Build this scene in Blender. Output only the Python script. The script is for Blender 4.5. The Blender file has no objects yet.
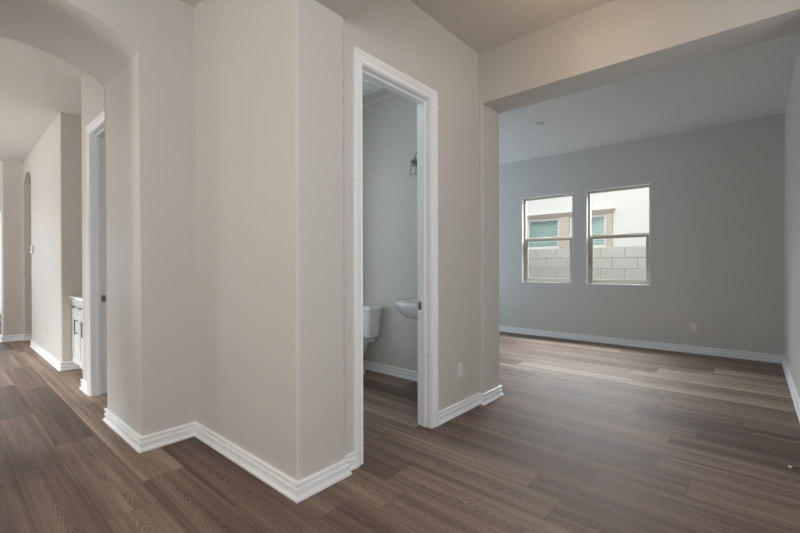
import bpy, bmesh, math, random
from mathutils import Vector, Matrix
random.seed(7)
S = bpy.context.scene
COL = S.collection

def srgb(r, g, b):
    f = lambda c: ((c/255+.055)/1.055)**2.4 if c/255 > .04045 else c/255/12.92
    return (f(r), f(g), f(b), 1)

# ------------------------------------------------------------------ camera
cam_d = bpy.data.cameras.new('camera'); cam = bpy.data.objects.new('camera', cam_d); COL.objects.link(cam)
F_PX, CX, CY = 404.33, 398.2, 267.17
cam_d.sensor_fit = 'HORIZONTAL'; cam_d.sensor_width = 36; cam_d.lens = 36*F_PX/800
cam_d.shift_x = (400-CX)/800; cam_d.shift_y = (CY-266.5)/800
cam_d.clip_start = .02; cam_d.clip_end = 200
YAW, PITCH, ROLL = 41.163, -.229, -.144
cam.matrix_world = (Matrix.Translation((0, 0, 1.21)) @ Matrix.Rotation(math.radians(YAW), 4, 'Z')
                    @ Matrix.Rotation(math.radians(90+PITCH), 4, 'X') @ Matrix.Rotation(math.radians(ROLL), 4, 'Z'))
S.camera = cam

# ------------------------------------------------------------------ world, sun, window daylight, added fill lights, exposure
W = bpy.data.worlds.new('world'); S.world = W; W.use_nodes = True
wn = W.node_tree.nodes['Background']; wn.inputs[0].default_value = (.86, .93, 1, 1); wn.inputs[1].default_value = 1.1
def sun(rot, e, col):
    d = bpy.data.lights.new('sun', 'SUN'); d.energy = e; d.color = col; d.angle = math.radians(1)
    o = bpy.data.objects.new('sun', d); COL.objects.link(o); o.rotation_euler = rot
sun((math.radians(38), 0, math.radians(-12)), 1.6, (1, .96, .9))
def area_light(name, loc, target, sx, sy, e, col):
    d = bpy.data.lights.new(name, 'AREA'); d.shape = 'RECTANGLE'; d.size = sx; d.size_y = sy; d.energy = e; d.color = col
    o = bpy.data.objects.new(name, d); COL.objects.link(o); o.location = loc
    o.rotation_euler = (Vector(target)-Vector(loc)).to_track_quat('-Z', 'Y').to_euler()
    return o
COOL, NEUT, WARM = (.68, .85, 1), (.97, .985, 1), (1, .80, .58)
area_light('foyer_daylight', (1.12, -.9, 1.85), (-1, -.7, 1.85), 2.6, 1.7, 49, NEUT)          # foyer side windows, right of the camera
area_light('added_passage_light', (1.12, 2.3, 1.9), (-1.8, 1.9, 1.8), 1.1, 1.5, 9, NEUT)  # added side light, no known window, for door wall and pier
area_light('hall_daylight', (-12.3, -.8, 1.2), (0, -.8, 3.2), 3.0, 2.2, 58, COOL)            # patio doors at the far end of the hall
area_light('hall_side_daylight', (-7.0, -3.95, 1.2), (-6.0, 0, 4.0), 4.0, 1.8, 60, NEUT)     # great room windows beside the hall
area_light('living_daylight', (-5.55, 4.9, 1.15), (-3.0, 6.0, 4.4), 1.5, 2.1, 60, (.54, .78, 1))         # patio door on the living room's hidden side
area_light('window_skylight', (-2.0, 7.60, 2.75), (-2.0, 6.1, .95), 2.9, .7, 180, (.90, .95, 1)).data.spread = math.radians(110)   # open sky above the side yard, falling steeply through the windows
area_light('added_hall_light', (-6.0, -3.6, 2.5), (-5.6, -2.0, 0), 3.0, .5, 165, (.88, .95, 1)).data.spread = math.radians(80)   # added light on the unseen hall floor, bouncing up to arch and ceiling
area_light('added_powder_light', (-3.75, 2.2, 1.4), (-1.9, 2.5, 1.4), .9, 1.6, 9, (.68, .85, 1))         # added cool light at an invented opening in the powder room's side wall
S.view_settings.view_transform = 'Standard'; S.view_settings.look = 'None'
S.view_settings.exposure = 0; S.view_settings.gamma = 1; S.view_settings.use_curve_mapping = False
S.cycles.use_denoising = True
S.cycles.max_bounces = 10; S.cycles.diffuse_bounces = 6; S.cycles.transparent_max_bounces = 12
S.cycles.sample_clamp_indirect = 6

# ------------------------------------------------------------------ materials
def mat(name, col, rough=.5, spec=.5, metal=0):
    m = bpy.data.materials.new(name); m.use_nodes = True
    b = m.node_tree.nodes['Principled BSDF']
    b.inputs['Base Color'].default_value = col; b.inputs['Roughness'].default_value = rough
    b.inputs['Specular IOR Level'].default_value = spec; b.inputs['Metallic'].default_value = metal
    return m
def noise_bump(m, scale, strength, dist=.002, detail=3, vary=0):
    nt = m.node_tree; b = nt.nodes['Principled BSDF']
    g = nt.nodes.new('ShaderNodeNewGeometry')
    n = nt.nodes.new('ShaderNodeTexNoise'); n.inputs['Scale'].default_value = scale; n.inputs['Detail'].default_value = detail
    nt.links.new(g.outputs['Position'], n.inputs['Vector'])
    u = nt.nodes.new('ShaderNodeBump'); u.inputs['Strength'].default_value = strength; u.inputs['Distance'].default_value = dist
    nt.links.new(n.outputs['Fac'], u.inputs['Height']); nt.links.new(u.outputs['Normal'], b.inputs['Normal'])
    if vary:
        c = b.inputs['Base Color'].default_value[:]
        x = nt.nodes.new('ShaderNodeMixRGB'); x.inputs[1].default_value = c
        x.inputs[2].default_value = tuple(v*(1-vary) for v in c[:3])+(1,)
        nt.links.new(n.outputs['Fac'], x.inputs[0]); nt.links.new(x.outputs[0], b.inputs['Base Color'])
    return m
PAINT = noise_bump(mat('greige_wall_paint', srgb(209, 205, 199), .55, .28), 100, .42)
CEIL = noise_bump(mat('ceiling_paint', srgb(230, 227, 222), .8, .2), 110, .25)
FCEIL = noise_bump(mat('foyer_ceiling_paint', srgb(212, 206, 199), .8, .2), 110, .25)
TRIM = noise_bump(mat('white_trim_paint', srgb(246, 247, 248), .35, .5), 40, .03)
PLATE = noise_bump(mat('white_plastic', srgb(232, 230, 226), .35, .5), 30, .02)
SLOT = noise_bump(mat('slot_grey', srgb(120, 118, 114), .6), 30, .02)
VINYL = noise_bump(mat('tan_window_vinyl', srgb(192, 181, 165), .45), 60, .04)
PORC = noise_bump(mat('white_porcelain', srgb(232, 234, 234), .12, .6), 6, .01)
CHROME = noise_bump(mat('brushed_nickel', srgb(150, 146, 140), .3, .5, 1), 200, .05)
DARKM = noise_bump(mat('dark_nickel_metal', srgb(128, 126, 124), .4, .5, .85), 200, .05)
CAB = noise_bump(mat('white_cabinet_paint', srgb(230, 229, 226), .4), 50, .03)
STONE = noise_bump(mat('pale_stone_worktop', srgb(222, 220, 214), .2), 40, .02, vary=.35)
RUBBER = noise_bump(mat('white_rubber', srgb(226, 224, 220), .6), 80, .05)
BLOCK = noise_bump(mat('grey_concrete_block', srgb(174, 174, 171), .95, .1), 140, .6, .003, 5, vary=.12)
MORTAR = noise_bump(mat('mortar', srgb(136, 136, 134), .95, .1), 140, .4)
STUCCO = noise_bump(mat('white_stucco', srgb(230, 227, 224), .95, .1), 60, .6, .006, 5, vary=.05)
HTRIM = noise_bump(mat('taupe_stucco_trim', srgb(200, 188, 178), .95, .1), 60, .4)
BLIND = noise_bump(mat('white_blind_slats', srgb(222, 232, 229), .5), 30, .02)
GRAVEL = noise_bump(mat('gravel', srgb(122, 112, 102), .95, .1), 30, .8, .02, 6, vary=.4)
TEAL = noise_bump(mat('shaded_interior', srgb(196, 214, 211), .7), 5, .02)

def glass_mat(name, tint, refl=.06, rough=.0):
    m = bpy.data.materials.new(name); m.use_nodes = True; nt = m.node_tree
    nt.nodes.clear(); o = nt.nodes.new('ShaderNodeOutputMaterial')
    t = nt.nodes.new('ShaderNodeBsdfTransparent'); t.inputs[0].default_value = tint
    g = nt.nodes.new('ShaderNodeBsdfGlossy'); g.inputs['Roughness'].default_value = rough
    lw = nt.nodes.new('ShaderNodeLayerWeight'); lw.inputs[0].default_value = .5
    p = nt.nodes.new('ShaderNodeMath'); p.operation = 'POWER'; p.inputs[1].default_value = 5; nt.links.new(lw.outputs['Facing'], p.inputs[0])
    f = nt.nodes.new('ShaderNodeMath'); f.operation = 'MULTIPLY_ADD'; f.inputs[1].default_value = .8; f.inputs[2].default_value = refl*.4; nt.links.new(p.outputs[0], f.inputs[0])
    x = nt.nodes.new('ShaderNodeMixShader')
    nt.links.new(f.outputs[0], x.inputs[0]); nt.links.new(t.outputs[0], x.inputs[1]); nt.links.new(g.outputs[0], x.inputs[2])
    nt.links.new(x.outputs[0], o.inputs[0]); return m
GLASS = glass_mat('clear_window_glass', (.97, .985, .98, 1))
SHADE = glass_mat('clear_shade_glass', (.93, .95, .95, 1), .12, .03)
HGLASS = glass_mat('green_tinted_glass', (.95, .99, .985, 1), .05)

def floor_material():
    m = bpy.data.materials.new('grey_brown_oak_planks'); m.use_nodes = True; nt = m.node_tree; N = nt.nodes; L = nt.links
    b = N['Principled BSDF']
    def node(t, **k):
        n = N.new(t)
        for a, v in k.items(): setattr(n, a, v)
        return n
    def math_(op, a, b_=None, c=None):
        n = node('ShaderNodeMath', operation=op)
        for i, v in enumerate((a, b_, c)):
            if v is None: continue
            if hasattr(v, 'links'): L.new(v, n.inputs[i])
            else: n.inputs[i].default_value = v
        return n.outputs[0]
    uv = node('ShaderNodeUVMap', uv_map='plank'); rnd = node('ShaderNodeAttribute', attribute_name='tone'); ln = node('ShaderNodeAttribute', attribute_name='plank_length')
    sep = node('ShaderNodeSeparateXYZ'); L.new(uv.outputs[0], sep.inputs[0])
    u, v = sep.outputs[0], sep.outputs[1]; r = rnd.outputs['Fac']; le = ln.outputs['Fac']
    off = math_('MULTIPLY', r, 173.0)
    def coord(su, sv, k=1.0):
        c = node('ShaderNodeCombineXYZ')
        L.new(math_('MULTIPLY', u, su), c.inputs[0]); L.new(math_('MULTIPLY', v, sv), c.inputs[1]); L.new(math_('MULTIPLY', off, k), c.inputs[2])
        return c.outputs[0]
    def noise(vec, det=2, rough=.5, dist=0):
        n = node('ShaderNodeTexNoise'); n.inputs['Scale'].default_value = 1; n.inputs['Detail'].default_value = det
        n.inputs['Roughness'].default_value = rough; n.inputs['Distortion'].default_value = dist
        L.new(vec, n.inputs['Vector']); return n.outputs['Fac']
    fibre = noise(coord(12, 300, 2.1), 3, .65)
    streak = noise(coord(.55, 15, 3.3), 2.5, .5)
    line = noise(coord(.9, 70, 4.3), 2, .5)
    broad = noise(coord(1.0, 4.0, .7), 1)
    def mixc(kind, fac, a, b_):
        n = node('ShaderNodeMixRGB', blend_type=kind)
        for i, x in ((0, fac), (1, a), (2, b_)):
            if hasattr(x, 'links'): L.new(x, n.inputs[i])
            else: n.inputs[i].default_value = x
        return n.outputs[0]
    def rng(x, a, b_, c, d):
        n = node('ShaderNodeMapRange'); n.inputs[1].default_value = a; n.inputs[2].default_value = b_; n.inputs[3].default_value = c; n.inputs[4].default_value = d
        L.new(x, n.inputs[0]); return n.outputs[0]
    # tone of each plank, banded lengthwise between tan and mauve brown
    ramp = node('ShaderNodeValToRGB'); cr = ramp.color_ramp
    cr.elements[0].position = 0; cr.elements[0].color = srgb(90, 73, 65)
    cr.elements[1].position = 1; cr.elements[1].color = srgb(168, 147, 130)
    e = cr.elements.new(.38); e.color = srgb(118, 98, 87)
    e = cr.elements.new(.68); e.color = srgb(138, 118, 103)
    t = math_('ADD', math_('MULTIPLY', r, .66), math_('MULTIPLY', math_('SUBTRACT', streak, .5), 1.7))
    L.new(math_('ADD', t, .15), ramp.inputs[0])
    col = mixc('MULTIPLY', 1.0, ramp.outputs[0], rng(line, .3, .7, .80, 1.16))
    col = mixc('MULTIPLY', 1.0, col, rng(fibre, .3, .7, .90, 1.08))
    # cathedral figure: a row of chevrons down the middle of some planks, wide arcs round it
    cen = math_('ADD', .114, math_('MULTIPLY', math_('SUBTRACT', noise(coord(.7, 0, 6.1), 1), .5), .16))
    dc = math_('ABSOLUTE', math_('SUBTRACT', v, cen))
    wob = noise(coord(5, 30, 7.7), 2)
    ph = math_('ADD', math_('SUBTRACT', math_('MULTIPLY', u, 105.0), math_('MULTIPLY', dc, 560.0)), math_('MULTIPLY', wob, 24.0))
    sn = math_('SINE', ph)
    near = math_('MULTIPLY', rng(dc, .010, .040, 1, 0), rng(noise(coord(.9, 0, 8.3), 1), .30, .44, 0, 1))
    wide = math_('MULTIPLY', rng(dc, .02, .085, 1, 0), rng(noise(coord(.7, 0, 9.9), 1), .40, .62, 0, 1))
    col = mixc('MIX', math_('MULTIPLY', math_('MULTIPLY', near, math_('MULTIPLY', rng(sn, .1, .8, 0, 1), rng(noise(coord(9, 60, 11.3), 2), .38, .62, .15, 1))), .72), col, srgb(66, 52, 46))
    rm = math_('MULTIPLY', wide, rng(sn, -.3, -1.0, 0, 1))
    col = mixc('MIX', math_('MULTIPLY', rm, .26), col, srgb(196, 178, 162))
    kn = noise(coord(4, 18, 5.1), 2)
    col = mixc('MIX', rng(kn, .70, .78, 0, .5), col, srgb(62, 50, 44))
    # seams
    eu = math_('MINIMUM', u, math_('SUBTRACT', le, u)); ev = math_('MINIMUM', v, math_('SUBTRACT', .228, v))
    d = math_('MINIMUM', eu, ev)
    seam = rng(d, .0006, .0022, 1, 0)
    col = mixc('MIX', math_('MULTIPLY', seam, .68), col, srgb(52, 42, 37))
    L.new(col, b.inputs['Base Color'])
    L.new(rng(streak, .3, .7, .50, .60), b.inputs['Roughness'])
    b.inputs['Specular IOR Level'].default_value = .30
    h = math_('ADD', math_('MULTIPLY', fibre, .35), math_('MULTIPLY', rm, -.35))
    h = math_('SUBTRACT', h, math_('MULTIPLY', seam, 1.5))
    bp = node('ShaderNodeBump'); bp.inputs['Strength'].default_value = .35; bp.inputs['Distance'].default_value = .001
    L.new(h, bp.inputs['Height']); L.new(bp.outputs[0], b.inputs['Normal'])
    return m
PLANK = floor_material()

# ------------------------------------------------------------------ mesh helpers
def link(name, bm, m, parent=None, smooth=False):
    bmesh.ops.recalc_face_normals(bm, faces=bm.faces)
    me = bpy.data.meshes.new(name); bm.to_mesh(me); bm.free()
    for x in (m if isinstance(m, (list, tuple)) else [m]): me.materials.append(x)
    if smooth:
        for p in me.polygons: p.use_smooth = True
        try: me.set_sharp_from_angle(angle=math.radians(38))
        except Exception: pass
    o = bpy.data.objects.new(name, me); COL.objects.link(o)
    if parent is not None: o.parent = parent
    return o
def struct(o): o['kind'] = 'structure'; return o
def thing(name, label, cat, loc=(0, 0, 0), rotz=0, group=None):
    o = bpy.data.objects.new(name, None); COL.objects.link(o); o.empty_display_size = .1
    o.location = loc; o.rotation_euler = (0, 0, rotz); o['label'] = label; o['category'] = cat
    if group: o['group'] = group
    return o
def tag(o, label, cat): o['label'] = label; o['category'] = cat; return o
def box(bm, x0, x1, y0, y1, z0, z1, bev=0, seg=2):
    r = bmesh.ops.create_cube(bm, size=1)
    for v in r['verts']:
        v.co = Vector((x0+(v.co.x+.5)*(x1-x0), y0+(v.co.y+.5)*(y1-y0), z0+(v.co.z+.5)*(z1-z0)))
    if bev:
        es = list({e for v in r['verts'] for e in v.link_edges})
        bmesh.ops.bevel(bm, geom=es, offset=bev, segments=seg, profile=.5, affect='EDGES')
def rounded(poly, radii, seg=8):
    out = []; n = len(poly)
    for i, p in enumerate(poly):
        r = radii.get(i, 0)
        if not r: out.append(p); continue
        P = Vector(p); A = (Vector(poly[i-1])-P).normalized(); B = (Vector(poly[(i+1) % n])-P).normalized()
        a, b = P+A*r, P+B*r; c = P+A*r+B*r          # right-angled corners
        for k in range(seg+1):
            t = k/seg*math.pi/2
            out.append(tuple(c-B*r*math.cos(t)-A*r*math.sin(t)))
    return out
def prism(bm, poly, z0, z1):
    lo = [bm.verts.new((x, y, z0)) for x, y in poly]; hi = [bm.verts.new((x, y, z1)) for x, y in poly]
    n = len(poly); bm.faces.new(lo[::-1]); bm.faces.new(hi)
    for i in range(n): bm.faces.new((lo[i], lo[(i+1) % n], hi[(i+1) % n], hi[i]))
def extrude_x(bm, poly, x0, x1):                     # poly in (y, z)
    a = [bm.verts.new((x0, y, z)) for y, z in poly]; b = [bm.verts.new((x1, y, z)) for y, z in poly]
    n = len(poly); bm.faces.new(a); bm.faces.new(b[::-1])
    for i in range(n): bm.faces.new((a[i], b[i], b[(i+1) % n], a[(i+1) % n]))
def extrude_y(bm, poly, y0, y1):                     # poly in (x, z)
    a = [bm.verts.new((x, y0, z)) for x, z in poly]; b = [bm.verts.new((x, y1, z)) for x, z in poly]
    n = len(poly); bm.faces.new(a); bm.faces.new(b[::-1])
    for i in range(n): bm.faces.new((a[i], b[i], b[(i+1) % n], a[(i+1) % n]))
def loft(bm, rings, cap0=True, cap1=True):
    V = [[bm.verts.new(p) for p in r] for r in rings]; n = len(V[0])
    for a, b in zip(V, V[1:]):
        for i in range(n): bm.faces.new((a[i], a[(i+1) % n], b[(i+1) % n], b[i]))
    if cap0: bm.faces.new(V[0][::-1])
    if cap1: bm.faces.new(V[-1])
def lathe(bm, prof, c, seg=28, cap0=True, cap1=True):
    loft(bm, [[(c[0]+r*math.cos(2*math.pi*k/seg), c[1]+r*math.sin(2*math.pi*k/seg), c[2]+z) for k in range(seg)] for r, z in prof], cap0, cap1)
def tube(bm, pts, r, seg=10):
    pts = [Vector(p) for p in pts]; rings = []
    for i, p in enumerate(pts):
        t = (pts[min(i+1, len(pts)-1)]-pts[max(i-1, 0)]).normalized()
        up = Vector((0, 0, 1)) if abs(t.z) < .9 else Vector((1, 0, 0))
        a = t.cross(up).normalized(); b = t.cross(a)
        rr = r[i] if isinstance(r, (list, tuple)) else r
        rings.append([tuple(p+a*rr*math.cos(2*math.pi*k/seg)+b*rr*math.sin(2*math.pi*k/seg)) for k in range(seg)])
    loft(bm, rings)
def sweep(bm, prof, path, out):
    """prof: (offset from wall, z) closed outline; path: plan polyline on the wall face; out: +1 when the room lies left of the path."""
    P = [Vector(p) for p in path]; rings = []
    for i, p in enumerate(P):
        d0 = (p-P[i-1]).normalized() if i else None
        d1 = (P[i+1]-p).normalized() if i < len(P)-1 else None
        if d0 is None: d0 = d1
        if d1 is None: d1 = d0
        n0 = Vector((-d0.y, d0.x))*out; n1 = Vector((-d1.y, d1.x))*out
        m = (n0+n1); m = m/(1+n0.dot(n1))
        rings.append([(p.x+m.x*o, p.y+m.y*o, z) for o, z in prof])
    loft(bm, rings)

def wall_with_holes(bm, a0, a1, holes, z0, z1, t0, t1, axis):
    xs = sorted({a0, a1} | {h for q in holes for h in q[:2]})
    for l, r in zip(xs, xs[1:]):
        hs = [q for q in holes if q[0] <= l+1e-6 and q[1] >= r-1e-6]
        spans = [(z0, z1)] if not hs else [(z0, hs[0][2]), (hs[0][3], z1)]
        for s in spans:
            if s[1]-s[0] < 1e-4: continue
            if axis == 'x': box(bm, l, r, t0, t1, *s)
            else: box(bm, t0, t1, l, r, *s)
# measured layout (metres; camera stands at the origin, eye height 1.21)
XA, XA2, YJ, YP, XP, YP2, XD, YC, XC, YC2, YF, XR, YN = -2.995, -3.804, .879, 1.224, -1.761, 1.554, -1.795, 3.12, -1.754, 3.436, 6.817, .299, .951
H, HB, HH, HN = 3.056, 2.63, 2.612, 3.06
XDB, YB = -1.91, 3.31                 # back of the powder room's door wall, its rear wall

# ------------------------------------------------------------------ floor: planks, 0.228 m wide, running along x
def build_floor():
    bm = bmesh.new(); uvl = bm.loops.layers.uv.new('plank'); tl = bm.faces.layers.float.new('tone'); ll = bm.faces.layers.float.new('plank_length')
    WD = .228; y00 = 2.121-WD*40; X0, X1 = -12.2, 1.7
    known = {40: -.925, 41: -.678, 42: -.262, 44: -.81, 45: -.43, 48: -.046, 38: -1.555, 39: -1.962, 34: -2.57, 33: -2.31}
    tones = {(34, 0): .85, (34, 1): .30, (33, 0): .62, (33, 1): .60, (32, 0): .95, (32, 1): .75, (35, 1): .2, (36, 1): .35, (41, 1): .40, (40, 1): .35, (40, 0): .6, (45, 1): .12, (45, 0): .6, (42, 1): .62, (42, 0): .3, (44, 1): .5, (48, 1): .25, (38, 0): .35, (38, 1): .65, (39, 1): .5, (37, 1): .25}
    rg = random.Random(11); row = 0
    while True:
        ya = y00+row*WD
        if ya > 6.95: break
        j = known.get(row, rg.uniform(-2.5, 0)); cuts = [j]
        while cuts[0] > X0: cuts.insert(0, cuts[0]-rg.choice((1.22, 1.52, 1.83)))
        while cuts[-1] < X1: cuts.append(cuts[-1]+rg.choice((1.22, 1.52, 1.83)))
        for a, b in zip(cuts, cuts[1:]):
            if ya < -4.2: continue
            f = bm.faces.new([bm.verts.new(p) for p in ((a, ya, 0), (b, ya, 0), (b, ya+WD, 0), (a, ya+WD, 0))])
            f[tl] = tones.get((row, 0 if abs(b-j) < 1e-6 else 1 if abs(a-j) < 1e-6 else 2), rg.random()); f[ll] = b-a
            for lp, q in zip(f.loops, ((0, 0), (b-a, 0), (b-a, WD), (0, WD))): lp[uvl].uv = q
        row += 1
    o = link('floor', bm, PLANK); struct(o)
build_floor()

# ------------------------------------------------------------------ room shell
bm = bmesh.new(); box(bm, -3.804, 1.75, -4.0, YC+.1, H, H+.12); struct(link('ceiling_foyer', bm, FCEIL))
bm = bmesh.new(); box(bm, -5.4, .46, YC+.1, 6.98, H, H+.12); struct(link('ceiling', bm, CEIL))
bm = bmesh.new(); extrude_y(bm, [(-12.2, 2.81), (-6.0, 2.995), (-4.99, 3.063), (-3.80, 3.068), (-3.80, 3.25), (-12.2, 3.2)], -4.1, 2.6); struct(link('ceiling_hall', bm, CEIL))

# arch wall: segmental arch through a thick wall
def arch_pts(y0, y1, zs, rise, n=26):
    w = (y1-y0)/2; R = (w*w+rise*rise)/(2*rise); c = (y0+y1)/2; a = math.asin(w/R)
    return [(c+R*math.sin(-a+2*a*k/n), zs+R*math.cos(-a+2*a*k/n)-R*math.cos(a)) for k in range(n+1)]
bm = bmesh.new()
poly = [(-3.9, 0), (-.14, 0)]+arch_pts(-.14, YJ, 2.611, .148)+[(YJ, 0), (1.30, 0), (1.30, H), (-3.9, H)]
extrude_x(bm, poly, XA2, XA)
es = [e for e in bm.edges if all(abs(v.co.x-XA) < 1e-4 or abs(v.co.x-XA2) < 1e-4 for v in e.verts) and abs(e.verts[0].co.x-e.verts[1].co.x) < 1e-5
      and all(-.15 < v.co.y < YJ+.001 for v in e.verts) and max(v.co.z for v in e.verts) > .01]
bmesh.ops.bevel(bm, geom=es, offset=.007, segments=3, profile=.5, affect='EDGES')
struct(link('wall_arch', bm, PAINT))

# pier between arch and powder room, with bullnose corners, and the dropped beam it carries
bm = bmesh.new()
prism(bm, rounded([(-3.05, YP), (XP, YP), (XP, YP2), (-3.05, YP2)], {1: .02, 2: .02}), 0, HB)
struct(link('wall_pier', bm, PAINT))
bm = bmesh.new(); box(bm, -3.05, 1.7, YP, YP2, HB, H); struct(link('wall_beam', bm, PAINT))

# powder room: door wall with opening, rear and side walls
DY0, DY1, DZ = 1.702, 2.431, 2.4555
bm = bmesh.new()
extrude_x(bm, [(1.45, 0), (DY0, 0), (DY0, DZ), (DY1, DZ), (DY1, 0), (YC+.05, 0), (YC+.05, H), (1.45, H)], XDB, XD)
struct(link('wall_doorway', bm, PAINT))
bm = bmesh.new()
prism(bm, rounded([(XDB, YC), (XC, YC), (XC, YC2), (XDB, YC2)], {1: .018, 2: .018}), 0, HH)
struct(link('wall_column', bm, PAINT))
bm = bmesh.new(); prism(bm, rounded([(.46, YC2), (.258, YC2), (.258, YC), (.46, YC)], {1: .018, 2: .018}), 0, HH); struct(link('wall_column_right', bm, PAINT))
bm = bmesh.new(); box(bm, XDB, XR, YC, YC2, HH, H); struct(link('wall_header', bm, PAINT))
bm = bmesh.new(); box(bm, -5.4, XDB, YB, YC2, 0, H); struct(link('wall_powder_rear', bm, PAINT))
bm = bmesh.new(); wall_with_holes(bm, 1.45, YB, [(1.75, 2.65, .6, 2.2)], 0, H, -3.72, -3.62, 'y'); box(bm, -3.62, XDB, 1.45, 1.56, 0, H); struct(link('wall_powder_side', bm, PAINT))

# living room: window wall, right wall, hidden left wall with its own window
WX = [(-3.055, -2.186), (-1.98, -1.098)]; WZ0, WZ1 = .912, 2.392
bm = bmesh.new(); wall_with_holes(bm, -5.4, .45, [(a, b, WZ0, WZ1) for a, b in WX], 0, H, YF, 6.985, 'x')
bmesh.ops.remove_doubles(bm, verts=bm.verts, dist=1e-5)
struct(link('wall_window', bm, PAINT))
bm = bmesh.new(); box(bm, XR, .45, YC2-.01, YF, 0, H); struct(link('wall_right', bm, PAINT))
bm = bmesh.new(); wall_with_holes(bm, YB, 6.985, [(4.2, 6.0, .05, 2.4)], 0, H, -5.4, -5.25, 'y'); struct(link('wall_left', bm, PAINT))
# foyer behind the camera
bm = bmesh.new(); wall_with_holes(bm, -3.0, 1.75, [], 0, H, -3.7, -3.55, 'x'); struct(link('wall_entry', bm, PAINT))
bm = bmesh.new(); wall_with_holes(bm, -3.7, 3.1, [(-2.2, .4, .9, 2.75), (1.75, 2.85, 1.1, 2.7)], 0, H, 1.0, 1.08, 'y'); box(bm, .44, 1.0, 3.0, 3.12, 0, H); struct(link('wall_foyer_side', bm, PAINT))

# hall beyond the arch
DHX0, DHX1 = -4.64, -3.86
bm = bmesh.new()
extrude_y(bm, [(-4.97, 0), (DHX0, 0), (DHX0, DZ), (DHX1, DZ), (DHX1, 0), (-3.5, 0), (-3.5, HN+.05), (-4.97, HN+.05)], YN, 1.067)
struct(link('wall_hall_door', bm, PAINT))
XN = -6.007
bm = bmesh.new()
prism(bm, rounded([(-8.18, YN), (XN, YN), (XN, 1.78), (-8.18, 1.78)], {1: .018}), 0, HN+.02)
struct(link('wall_hall_niche', bm, PAINT))
bm = bmesh.new(); box(bm, XN-.1, -4.87, 1.66, 1.78, 0, HN+.02); struct(link('wall_niche_rear', bm, PAINT))
bm = bmesh.new(); box(bm, -4.97, -4.87, 1.067, 1.66, 0, HN+.02); struct(link('wall_niche_side', bm, PAINT))
bm = bmesh.new()
extrude_y(bm, [(-9.0, 0), (-8.935, 0)]+arch_pts(-8.935, -8.181, 2.56, .13, 14)+[(-8.18, HN+.02), (-9.0, HN+.02)], YN, 1.25)
struct(link('wall_hall_arch', bm, PAINT))
bm = bmesh.new(); prism(bm, rounded([(-9.25, .70), (-9.0, .70), (-9.0, 2.6), (-9.25, 2.6)], {1: .018}), 0, HN+.02); struct(link('wall_hall_end', bm, PAINT))
bm = bmesh.new(); box(bm, -12.2, XA2, 2.45, 2.6, 0, HN+.02); struct(link('wall_hall_rear', bm, PAINT))
bm = bmesh.new(); wall_with_holes(bm, -4.1, 2.6, [(-2.3, 1.3, .1, 2.5)], 0, HN+.02, -12.2, -12.05, 'y'); struct(link('wall_hall_far', bm, PAINT))
bm = bmesh.new(); wall_with_holes(bm, -12.2, XA2, [(-9.5, -5.5, .6, 2.5)], 0, HN+.02, -3.9, -3.75, 'x'); struct(link('wall_great_room', bm, PAINT))

# ------------------------------------------------------------------ baseboards
BASE = [(-.003, 0), (.021, 0), (.0235, .003), (.0245, .009), (.0232, .016), (.018, .0205), (.007, .022), (.007, .0262), (.0125, .0275), (.0135, .030), (.0125, .0325), (.007, .0338),
        (.007, .0395), (.0135, .041), (.0155, .046), (.0155, .058), (.0140, .0625), (.006, .066), (.006, .0775), (.0130, .0805), (.0175, .084), (.0185, .090), (.0165, .096), (.010, .0995), (-.003, .0995)]
def base(name, paths):
    bm = bmesh.new()
    for p, s in paths: sweep(bm, BASE, p, s)
    return struct(link(name, bm, TRIM))
CY0, CY1 = 1.6425, 2.4905           # casing outer edges of the powder room door
base('baseboard_pier', [([(XA2, 1.0), (XA2, YJ), (XA, YJ), (XA, YP), (XP, YP), (XP, YP2), (XD, YP2), (XD, CY0+.003)], -1)])
base('baseboard_column', [([(XD, CY1-.003), (XD, YC), (XC, YC), (XC, YC2), (-5.2, YC2)], -1)])
base('baseboard_foyer', [([(1.0, 3.0), (1.0, -3.55), (XA, -3.55), (XA, -.14), (XA2, -.14)], -1)])
base('baseboard_far', [([(-5.25, YF), (XR, YF), (XR, YC2), (.258, YC2), (.258, YC), (.44, YC)], -1)])
base('baseboard_powder', [([(-3.62, 1.6), (-3.62, YB), (XDB, YB), (XDB, 2.53)], -1)])
base('baseboard_hall', [([(-8.18, 1.2), (-8.18, YN), (XN, YN), (XN, 1.125)], -1), ([(-4.97, 1.3), (-4.97, YN), (-4.70, YN)], -1),
                        ([(-9.25, .70), (-9.0, .70), (-9.0, YN), (-8.935, YN), (-8.935, 1.25)], -1)])

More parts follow.
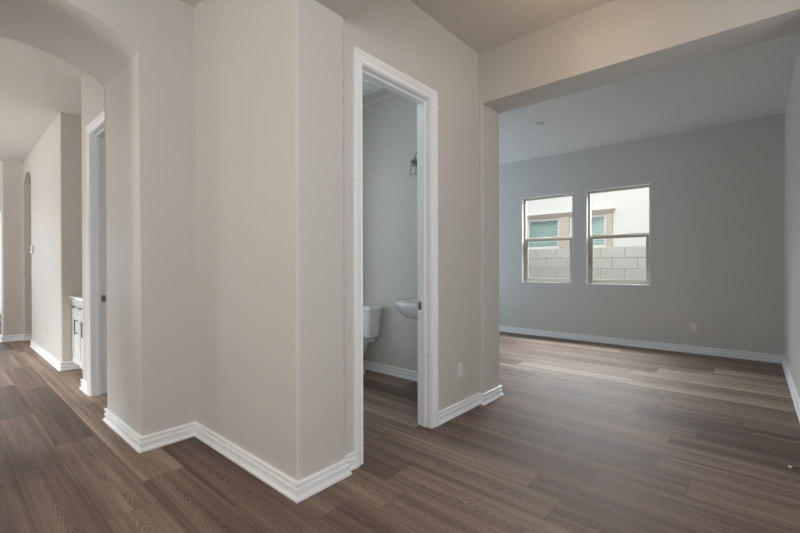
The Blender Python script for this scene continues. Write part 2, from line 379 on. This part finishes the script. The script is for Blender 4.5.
# ------------------------------------------------------------------ door frames
CAS = [(0, 0), (0, .009), (.003, .012), (.009, .012), (.013, .0075), (.033, .011), (.036, .0155), (.050, .0165), (.053, .021), (.073, .022), (.078, .018), (.078, 0)]   # (across, out)
def casing(bm, a0, a1, z1, plane, out, axis, w=.93):
    """mitred casing round an opening; a0..a1 along the wall, out is the room side."""
    rings = []
    for o in ('bl', 'tl', 'tr', 'br'):
        ring = []
        for c, t in CAS:
            a = a0-c*w if o[1] == 'l' else a1+c*w
            z = 0 if o[0] == 'b' else z1+c*w
            ring.append((plane+out*t, a, z) if axis == 'y' else (a, plane+out*t, z))
        rings.append(ring)
    loft(bm, rings)
def door_frame(name, a0, a1, z1, p0, p1, axis, strike):
    """p0 = front wall face, p1 = back face."""
    root = bpy.data.objects.new(name, None); COL.objects.link(root); struct(root)
    s = 1 if p0 > p1 else -1
    rv = .005
    def B(bm, al, ah, pl, ph, zl, zh, bev=0):
        pl, ph = min(pl, ph), max(pl, ph)
        if axis == 'y': box(bm, pl, ph, al, ah, zl, zh, bev)
        else: box(bm, al, ah, pl, ph, zl, zh, bev)
    for fr, pl, o in (('casing', p0, s), ('casing', p1, -s)):
        bm = bmesh.new(); casing(bm, a0-rv, a1+rv, z1+rv, pl, o, axis); link(fr, bm, TRIM, root)
    bm = bmesh.new()
    B(bm, a0-.018, a0, p0+s*.002, p1-s*.002, 0, z1); B(bm, a1, a1+.018, p0+s*.002, p1-s*.002, 0, z1); B(bm, a0-.018, a1+.018, p0+s*.002, p1-s*.002, z1, z1+.018)
    link('jamb', bm, TRIM, root)
    bm = bmesh.new(); q0 = p0-s*.040; q1 = p0-s*.074
    B(bm, a0, a0+.012, q0, q1, 0, z1, .003); B(bm, a1-.012, a1, q0, q1, 0, z1, .003); B(bm, a0+.012, a1-.012, q0, q1, z1-.012, z1, .003)
    link('door_stop', bm, TRIM, root)
    bm = bmesh.new(); side, zc = strike; q = p1+s*.0225
    a = a1 if side > 0 else a0
    B(bm, a-.0018, a+.0008, q-.019, q+.019, zc-.031, zc+.031); sp = link('strike_plate', bm, CHROME, root); sp['label'] = 'nickel strike plate'
    bm = bmesh.new(); B(bm, a-.0024, a+.001, q-.010, q+.008, zc-.015, zc+.015); link('latch_hole', bm, SLOT, sp)
    return root
door_frame('door_1', DY0+.018, DY1-.018, DZ-.018, XD, XDB, 'y', (1, .905))
door_frame('door_2', DHX0+.018, DHX1-.018, DZ-.018, YN, 1.067, 'x', (-1, .905))

# ------------------------------------------------------------------ windows
def window(name, x0, x1, z0, z1, yf):
    root = bpy.data.objects.new(name, None); COL.objects.link(root); struct(root)
    a, b = yf+.072, yf+.140; fw = .036
    bm = bmesh.new()
    for q in ((x0, x0+fw, z0, z1), (x1-fw, x1, z0, z1), (x0+fw, x1-fw, z1-fw, z1), (x0+fw, x1-fw, z0, z0+.04)): box(bm, q[0], q[1], a, b, q[2], q[3], .003)
    box(bm, x0+fw, x1-fw, a+.034, b, 1.645, 1.690, .003)
    link('frame', bm, VINYL, root)
    bm = bmesh.new(); sx0, sx1, sz0, sz1 = x0+fw, x1-fw, z0+.034, 1.668; sw = .040; c, d = a-.002, a+.030
    for q in ((sx0, sx0+sw, sz0, sz1), (sx1-sw, sx1, sz0, sz1), (sx0+sw, sx1-sw, sz1-.044, sz1), (sx0+sw, sx1-sw, sz0, sz0+.042)): box(bm, q[0], q[1], c, d, q[2], q[3], .003)
    sash = link('lower_sash', bm, VINYL, root)
    bm = bmesh.new(); box(bm, (sx0+sx1)/2-.03, (sx0+sx1)/2+.03, c+.004, c+.024, sz1, sz1+.010, .003); link('sash_lock', bm, VINYL, sash)
    bm = bmesh.new(); box(bm, sx0+sw-.004, sx1-sw+.004, c+.014, c+.018, sz0+.036, sz1-.04); link('glass', bm, GLASS, sash)
    bm = bmesh.new(); box(bm, x0+fw-.004, x1-fw+.004, a+.050, a+.054, 1.68, z1-fw+.004); link('glass', bm, GLASS, root)
    # drywall return bead, painted white round the reveal
    bm = bmesh.new(); e = .007
    for q in ((x0, x0+e, z0, z1), (x1-e, x1, z0, z1), (x0+e, x1-e, z1-e, z1), (x0+e, x1-e, z0, z0+e)): box(bm, q[0], q[1], yf-.003, a, q[2], q[3])
    link('reveal_trim', bm, TRIM, root)
window('window_1', WX[0][0], WX[0][1], WZ0, WZ1, YF)
window('window_2', WX[1][0], WX[1][1], WZ0, WZ1, YF)
bm = bmesh.new()
for q in ((4.2, 4.25, .05, 2.4), (5.95, 6.0, .05, 2.4), (5.07, 5.13, .05, 2.4), (4.25, 5.95, .05, .12), (4.25, 5.95, 2.35, 2.4)): box(bm, -5.38, -5.31, q[0], q[1], q[2], q[3], .004)
struct(link('window_3', bm, VINYL))
bm = bmesh.new()
for q in ((-2.3, -2.2, .1, 2.5), (1.2, 1.3, .1, 2.5), (-.55, -.45, .1, 2.5), (-2.2, 1.2, .1, .2), (-2.2, 1.2, 2.4, 2.5)): box(bm, -12.16, -12.08, q[0], q[1], q[2], q[3], .004)
struct(link('window_4', bm, VINYL))

# ------------------------------------------------------------------ outside: block wall, neighbour's house
bm = bmesh.new(); box(bm, -16, 12, 6.985, 16, -.3, -.15); struct(link('exterior_ground', bm, GRAVEL))
bw = thing('block_wall', 'grey concrete block garden wall outside the two windows', 'wall', (-2.0, 8.2, -.15))
bm = bmesh.new(); c = 0
for k in range(8):
    zt = 1.545-.2032*k; ph = -2.135 if k % 2 == 0 else -1.934
    for i in range(-11, 9):
        xa = ph+i*.4064; box(bm, xa+.004-bw.location.x, xa+.4024-bw.location.x, 0, .19, max(zt-.1992, -.14)+.15, zt-.004+.15, .004, 1)
link('blocks', bm, BLOCK, bw)
bm = bmesh.new(); box(bm, -4.6, 3.4, .004, .186, 0, 1.535+.15); link('mortar_core', bm, MORTAR, bw)

HY = 10.2
nh = thing('neighbor_house', 'white stucco house with taupe window trim behind the block wall', 'house', (-2, HY, -.15))
def hb(bm, x0, x1, y0, y1, z0, z1, bev=0): box(bm, x0+2, x1+2, y0-HY, y1-HY, z0+.15, z1+.15, bev)
bm = bmesh.new()
holes = [(-4.415, -3.61, 1.65, 2.365), (-3.345, -2.54, 1.65, 2.365)]
xs = [-12, -4.415, -3.61, -3.345, -2.54, 8]
for l, r in zip(xs, xs[1:]):
    if (l, r) in [(h[0], h[1]) for h in holes]: hb(bm, l, r, HY, HY+.2, -.15, 1.65); hb(bm, l, r, HY, HY+.2, 2.365, 6.0)
    else: hb(bm, l, r, HY, HY+.2, -.15, 6.0)
link('stucco_wall', bm, STUCCO, nh)
bm = bmesh.new()
hb(bm, -3.60, -3.352, HY-.04, HY, 1.45, 2.40, .004); hb(bm, -2.53, -2.395, HY-.04, HY, 1.45, 2.40, .004); hb(bm, -4.56, -4.425, HY-.04, HY, 1.45, 2.40, .004)
hb(bm, -4.62, -2.36, HY-.05, HY, 1.40, 1.55, .004)
link('window_trim', bm, HTRIM, nh)
bm = bmesh.new()                                          # crown over the window pair, flaring outwards at its ends
A = [(-4.60, HY-.045), (-2.385, HY-.045)]; ring0, ring1 = [], []
prof = [(0, 2.395), (.045, 2.395), (.060, 2.415), (.10, 2.470), (.115, 2.490), (0, 2.490)]
for o, z in prof: ring0.append((-4.575-o+2, -o, z+.15)); ring1.append((-2.415+o+2, -o, z+.15))
loft(bm, [ring0, ring1]); link('crown_moulding', bm, HTRIM, nh)
for h in holes:
    bm = bmesh.new(); f = .035
    for q in ((h[0], h[0]+f, h[2], h[3]), (h[1]-f, h[1], h[2], h[3]), (h[0]+f, h[1]-f, h[3]-f, h[3]), (h[0]+f, h[1]-f, h[2], h[2]+f)): hb(bm, q[0], q[1], HY+.01, HY+.07, q[2], q[3], .003)
    fr = link('window_frame', bm, PLATE, nh)
    bm = bmesh.new(); hb(bm, h[0]+f-.004, h[1]-f+.004, HY+.03, HY+.034, h[2]+f-.004, h[3]-f+.004); link('glass', bm, HGLASS, fr)
    bm = bmesh.new(); z = h[2]+.03
    while z < h[3]-.03:
        r = bmesh.ops.create_cube(bm, size=1)
        M = Matrix.Translation(((h[0]+h[1])/2+2, .085, z+.15)) @ Matrix.Rotation(math.radians(35), 4, 'X') @ Matrix.Diagonal((h[1]-h[0]-.03, .05, .003, 1))
        bmesh.ops.transform(bm, matrix=M, verts=r['verts']); z += .0445
    link('blind', bm, BLIND, fr)
    bm = bmesh.new(); hb(bm, h[0]-.05, h[1]+.05, HY+.19, HY+.20, h[2]-.05, h[3]+.05); link('window_backing', bm, TEAL, fr)

# ------------------------------------------------------------------ outlets, switch, thermostat, smoke detector
def outlet(label, p, n):
    """p = centre on the wall face; n = 'y-' or 'x+' (the way the plate faces)."""
    t = thing('wall_outlet', label, 'outlet', p, 0 if n == 'y-' else math.pi/2, 'duplex wall outlets')
    bm = bmesh.new(); box(bm, -.035, .035, -.006, .001, -.057, .057, .003); link('cover_plate', bm, PLATE, t)
    for zc in (-.020, .020):
        bm = bmesh.new(); box(bm, -.0165, .0165, -.0085, -.004, zc-.0145, zc+.0145, .003); r = link('receptacle', bm, PLATE, t)
        bm = bmesh.new()
        for dx in (-.0065, .0065): box(bm, dx-.0012, dx+.0012, -.0090, -.0075, zc-.002, zc+.008)
        box(bm, -.002, .002, -.0090, -.0075, zc-.010, zc-.006); link('slots', bm, SLOT, r)
    return t
outlet('white wall outlet low on the grey window wall near right corner', (-.596, YF, .358), 'y-')
outlet('white wall outlet beside the tall white powder room door frame', (XD, 2.815, .355), 'x+')
outlet('white wall outlet low on the bright hallway wall beyond the arch', (-6.98, YN, .40), 'y-')
t = thing('thermostat', 'small white thermostat up on the bright hallway wall', 'thermostat', (-8.03, YN, 1.46))
bm = bmesh.new(); box(bm, -.055, .055, -.026, .001, -.055, .055, .006, 3); link('housing', bm, PLATE, t)
bm = bmesh.new(); box(bm, -.04, .025, -.0275, -.024, -.02, .035); link('display', bm, SLOT, t)
t = thing('light_switch', 'white light switch below the thermostat on the hallway wall', 'light switch', (-8.03, YN, 1.09))
bm = bmesh.new(); box(bm, -.058, .058, -.006, .001, -.058, .058, .003); link('cover_plate', bm, PLATE, t)
for dx in (-.023, .023):
    bm = bmesh.new(); box(bm, dx-.0165, dx+.0165, -.011, -.004, -.033, .033, .003); link('rocker', bm, PLATE, t)
t = thing('smoke_detector', 'small white round smoke detector on the living room ceiling', 'smoke detector', (-2.105, 5.19, H))
bm = bmesh.new(); lathe(bm, [(.062, .001), (.064, -.006), (.062, -.012)], (0, 0, 0)); link('mounting_ring', bm, PLATE, t)
bm = bmesh.new(); lathe(bm, [(.056, -.010), (.056, -.018), (.050, -.025), (.035, -.028), (.012, -.028)], (0, 0, 0)); link('housing', bm, PLATE, t, True)

# doorstop on the right wall's baseboard
t = thing('door_stopper', 'spring door stop with white tip on the right baseboard', 'door stop', (.2375, 3.2, .058))
bm = bmesh.new(); tube(bm, [(.004, 0, 0), (-.008, 0, 0), (-.010, 0, 0)], [.013, .012, .006], 14); link('base', bm, DARKM, t)
bm = bmesh.new(); pts = [(-.006-.058*k/160, .0048*math.cos(k*.785), .0048*math.sin(k*.785)) for k in range(161)]; tube(bm, pts, .0014, 6); link('spring', bm, DARKM, t)
bm = bmesh.new(); tube(bm, [(-.062, 0, 0), (-.065, 0, 0), (-.078, 0, 0), (-.081, 0, 0)], [.005, .007, .007, .005], 14); link('tip', bm, RUBBER, t)['label'] = 'white rubber tip'

# ------------------------------------------------------------------ powder room fixtures
def ell(cx, cy, z, a, b, n=36, sq=2.0):
    out = []
    for k in range(n):
        t = 2*math.pi*k/n; c, s = math.cos(t), math.sin(t)
        out.append((cx+a*math.copysign(abs(c)**(2/sq), c), cy+b*math.copysign(abs(s)**(2/sq), s), z))
    return out
t = thing('toilet', 'white two-piece toilet against the powder room rear wall', 'toilet', (-3.335, YB, 0))
bm = bmesh.new()
loft(bm, [ell(0, -.115, .405, .170, .078, sq=5), ell(0, -.116, .415, .190, .088, sq=6), ell(0, -.118, .56, .212, .097, sq=7), ell(0, -.120, .722, .228, .103, sq=8)]); link('tank', bm, PORC, t, True)
bm = bmesh.new()
loft(bm, [ell(0, -.121, .720, .228, .104, sq=8), ell(0, -.122, .724, .240, .112, sq=8), ell(0, -.122, .748, .240, .112, sq=8), ell(0, -.122, .760, .232, .106, sq=7), ell(0, -.122, .764, .20, .085, sq=6)])
link('tank_lid', bm, PORC, t, True)
bm = bmesh.new()
loft(bm, [ell(0, -.34, 0, .095, .235, sq=3), ell(0, -.34, .03, .095, .235, sq=3), ell(0, -.35, .14, .082, .23), ell(0, -.37, .24, .112, .28), ell(0, -.385, .33, .170, .335), ell(0, -.39, .385, .188, .352), ell(0, -.39, .402, .185, .350),
          ell(0, -.43, .402, .135, .25), ell(0, -.43, .33, .11, .20), ell(0, -.42, .24, .05, .09)]); link('bowl', bm, PORC, t, True)
bm = bmesh.new(); box(bm, -.125, .125, -.215, -.03, .345, .408, .02, 3); link('tank_shelf', bm, PORC, t, True)
bm = bmesh.new(); loft(bm, [ell(0, -.445, .404, .186, .295), ell(0, -.445, .420, .190, .298), ell(0, -.445, .424, .184, .292), ell(0, -.455, .424, .12, .20), ell(0, -.455, .404, .115, .195)], False, False); link('seat', bm, PORC, t, True)
bm = bmesh.new(); loft(bm, [ell(0, -.44, .4255, .186, .29), ell(0, -.44, .438, .188, .293), ell(0, -.44, .446, .17, .27)]); link('seat_lid', bm, PORC, t, True)
bm = bmesh.new(); tube(bm, [(-.17, -.220, .675), (-.17, -.236, .675)], .014, 14); tube(bm, [(-.17, -.234, .675), (-.125, -.240, .670), (-.095, -.240, .668)], [.007, .006, .008], 10); link('flush_lever', bm, CHROME, t, True)

SY = 2.775
t = thing('pedestal_sink', 'white round-fronted sink seen past the powder room door frame', 'sink', (XDB, SY, 0))
def dee(d0, d, hw, z, n=30):        # D outline: straight against the wall (x = -d0), rounded front at x = -d
    pts = []
    for k in range(n+1):
        a = math.pi/2-math.pi*k/n; c = math.cos(a); s = math.sin(a)
        pts.append((-d0-(d-d0)*abs(c)**.85, hw*math.copysign(abs(s)**.85, s), z))
    return pts
bm = bmesh.new()
loft(bm, [dee(.01, .20, .11, .762), dee(.006, .31, .18, .766), dee(.004, .375, .225, .776), dee(.002, .420, .255, .800), dee(.001, .448, .275, .832), dee(.001, .462, .286, .864), dee(.001, .468, .290, .878), dee(.001, .468, .290, .891), dee(.001, .462, .286, .901), dee(.004, .450, .278, .905),
          dee(.12, .420, .248, .902), dee(.125, .405, .235, .888), dee(.13, .36, .19, .835), dee(.15, .28, .11, .812), dee(.19, .23, .03, .808)])
link('basin', bm, PORC, t, True)
bm = bmesh.new(); loft(bm, [ell(-.15, 0, 0, .11, .115), ell(-.15, 0, .05, .10, .105), ell(-.15, 0, .15, .075, .078), ell(-.15, 0, .5, .072, .075), ell(-.155, 0, .74, .085, .088), ell(-.16, 0, .768, .095, .10)]); link('pedestal', bm, PORC, t, True)
bm = bmesh.new(); lathe(bm, [(.026, .900), (.026, .908), (.018, .912), (.017, 1.0), (.012, 1.01)], (-.07, 0, 0), 20); tube(bm, [(-.07, 0, .985), (-.12, 0, .995), (-.165, 0, .975), (-.17, 0, .955)], [.012, .012, .011, .011], 12)
fa = link('faucet', bm, CHROME, t, True)
bm = bmesh.new(); tube(bm, [(-.07, 0, 1.008), (-.06, 0, 1.03), (-.03, 0, 1.05)], [.007, .007, .006], 10); link('lever', bm, CHROME, fa, True)

t = thing('vanity_light', 'wall lamp with clear glass shade in the powder room', 'wall lamp', (XDB, SY, 2.10))
bm = bmesh.new(); box(bm, -.022, 0, -.24, .24, -.035, .035, .006, 3); link('wall_plate', bm, CHROME, t)
for dy in (-.16, .16):
    bm = bmesh.new()
    tube(bm, [(-.018, dy, 0)]+[(-.10-.085*math.cos(a), dy, .0+.055*math.sin(a)) for a in [math.pi*k/10-math.pi for k in range(10, -1, -1)]][::-1][:0]+[(-.018-.172*(.5-.5*math.cos(math.pi*k/12)), dy, .055*math.sin(math.pi*k/12)+.0*k) for k in range(1, 13)]+[(-.19, dy, -.02)], .006, 10)
    arm = link('arm', bm, DARKM, t, True)
    bm = bmesh.new(); lathe(bm, [(.008, -.012), (.030, -.016), (.033, -.022), (.033, -.034), (.020, -.036), (.020, -.062), (.012, -.066)], (-.19, dy, 0), 22); link('socket', bm, DARKM, arm, True)
    bm = bmesh.new(); lathe(bm, [(.034, -.034), (.037, -.045), (.050, -.150), (.048, -.150), (.0355, -.046), (.033, -.036)], (-.19, dy, 0), 28, False, False); sh = link('glass_shade', bm, SHADE, arm, True)
    bm = bmesh.new(); lathe(bm, [(.010, -.060), (.012, -.072), (.024, -.095), (.026, -.112), (.018, -.130), (.004, -.137)], (-.19, dy, 0), 18); link('bulb', bm, PLATE, arm, True)
t = thing('exhaust_fan', 'white exhaust fan grille on the powder room ceiling', 'exhaust fan', (-3.01, 2.92, H))
bm = bmesh.new()
loft(bm, [ell(0, 0, .001, .150, .150, 40, 8), ell(0, 0, -.008, .150, .150, 40, 8), ell(0, 0, -.018, .138, .138, 40, 8), ell(0, 0, -.018, .105, .105, 40, 6), ell(0, 0, -.004, .10, .10, 40, 6)]); link('frame', bm, PLATE, t, True)
bm = bmesh.new(); loft(bm, [ell(0, 0, -.003, .075, .075, 40, 6), ell(0, 0, -.022, .082, .082, 40, 6), ell(0, 0, -.026, .07, .07, 40, 6)]); link('centre_panel', bm, PLATE, t, True)

# ------------------------------------------------------------------ hall niche cabinet
t = thing('base_cabinet', 'white shaker cabinet with dark pulls in the hallway niche', 'cabinet', (-6.0, 1.07, 0))
CW = 1.026
bm = bmesh.new(); box(bm, 0, CW, 0, .585, .09, .832); box(bm, 0, CW, .055, .585, 0, .09); link('body', bm, CAB, t)
cols = [0, .325, .66, CW]
def shaker(bm, x0, x1, z0, z1, rail=.05):
    y0, y1 = -.019, -.001
    for q in ((x0, x0+rail, z0, z1), (x1-rail, x1, z0, z1), (x0+rail, x1-rail, z1-rail, z1), (x0+rail, x1-rail, z0, z0+rail)): box(bm, q[0], q[1], y0, y1, q[2], q[3], .002, 1)
    box(bm, x0+rail-.002, x1-rail+.002, y0+.009, y1, z0+rail-.002, z1-rail+.002)
def pull(bm, a, b):
    a, b = Vector(a), Vector(b); d = (b-a).normalized()*.012
    tube(bm, [a-d, b+d], .0065, 10); off = Vector((0, .034, 0))
    tube(bm, [a, a+off], .005, 8); tube(bm, [b, b+off], .005, 8)
for k in range(3):
    x0, x1 = cols[k]+.004, cols[k+1]-.004
    bm = bmesh.new(); shaker(bm, x0, x1, .672, .826, .035); dr = link('drawer', bm, CAB, t)
    bm = bmesh.new(); pull(bm, ((x0+x1)/2-.055, -.050, .749), ((x0+x1)/2+.055, -.050, .749)); link('handle', bm, DARKM, dr, True)
    bm = bmesh.new(); shaker(bm, x0, x1, .096, .664); dr = link('door', bm, CAB, t)
    bm = bmesh.new(); pull(bm, (x1-.028, -.050, .46), (x1-.028, -.050, .60)); link('handle', bm, DARKM, dr, True)
bm = bmesh.new(); box(bm, -6.004, -4.972, 1.022, 1.66, .833, .868, .004); box(bm, -6.004, -4.972, 1.64, 1.66, .866, .97, .003)
tag(link('countertop', bm, STONE), 'pale speckled stone worktop on the white hallway cabinet', 'countertop')

# ------------------------------------------------------------------ ceiling lamps out of view, two of them added fill
def ceiling_lamp(label, loc, watts, col, drop=0):
    t = thing('ceiling_lamp', label, 'ceiling lamp', loc)
    bm = bmesh.new(); lathe(bm, [(.16, .001), (.165, -.02), (.155, -.03)], (0, 0, 0), 36); link('rim', bm, CHROME, t, True)
    if drop:
        bm = bmesh.new(); tube(bm, [(0, 0, -.02), (0, 0, -drop-.03)], .006); link('rod', bm, CHROME, t, True)
        bm = bmesh.new(); lathe(bm, [(.152, -.024-drop), (.152, -.032-drop)], (0, 0, 0), 36); link('shade_ring', bm, CHROME, t, True)
    bm = bmesh.new(); lathe(bm, [(r, z-drop) for r, z in ((.150, -.025), (.145, -.05), (.11, -.08), (.05, -.098), (.005, -.10))], (0, 0, 0), 36); link('diffuser', bm, PLATE, t, True)
    d = bpy.data.lights.new('lamp_light', 'POINT'); d.energy = watts; d.color = col; d.shadow_soft_size = .12
    o = bpy.data.objects.new('lamp_light', d); COL.objects.link(o); o.parent = t; o.location = (0, 0, -.26-drop)
ceiling_lamp('added unseen round lamp hanging on a rod in the foyer before the pier', (-2.8, -1.3, H), 46, (1, .95, .90), .6)  # added lamp, out of view, to brighten the pier's near face
ceiling_lamp('round ceiling lamp between the beam and the living room header', (-.8, 2.55, H), 3.0, (1, .68, .40))
ceiling_lamp('round ceiling lamp in the hall beyond the arch', (-7.2, -1.0, 2.955), 36, (1, .91, .80))
ceiling_lamp('added unseen round lamp on the powder room ceiling', (-2.55, 2.1, H), 7.5, (.72, .87, 1))  # added lamp, out of view, to lift the upper powder room walls
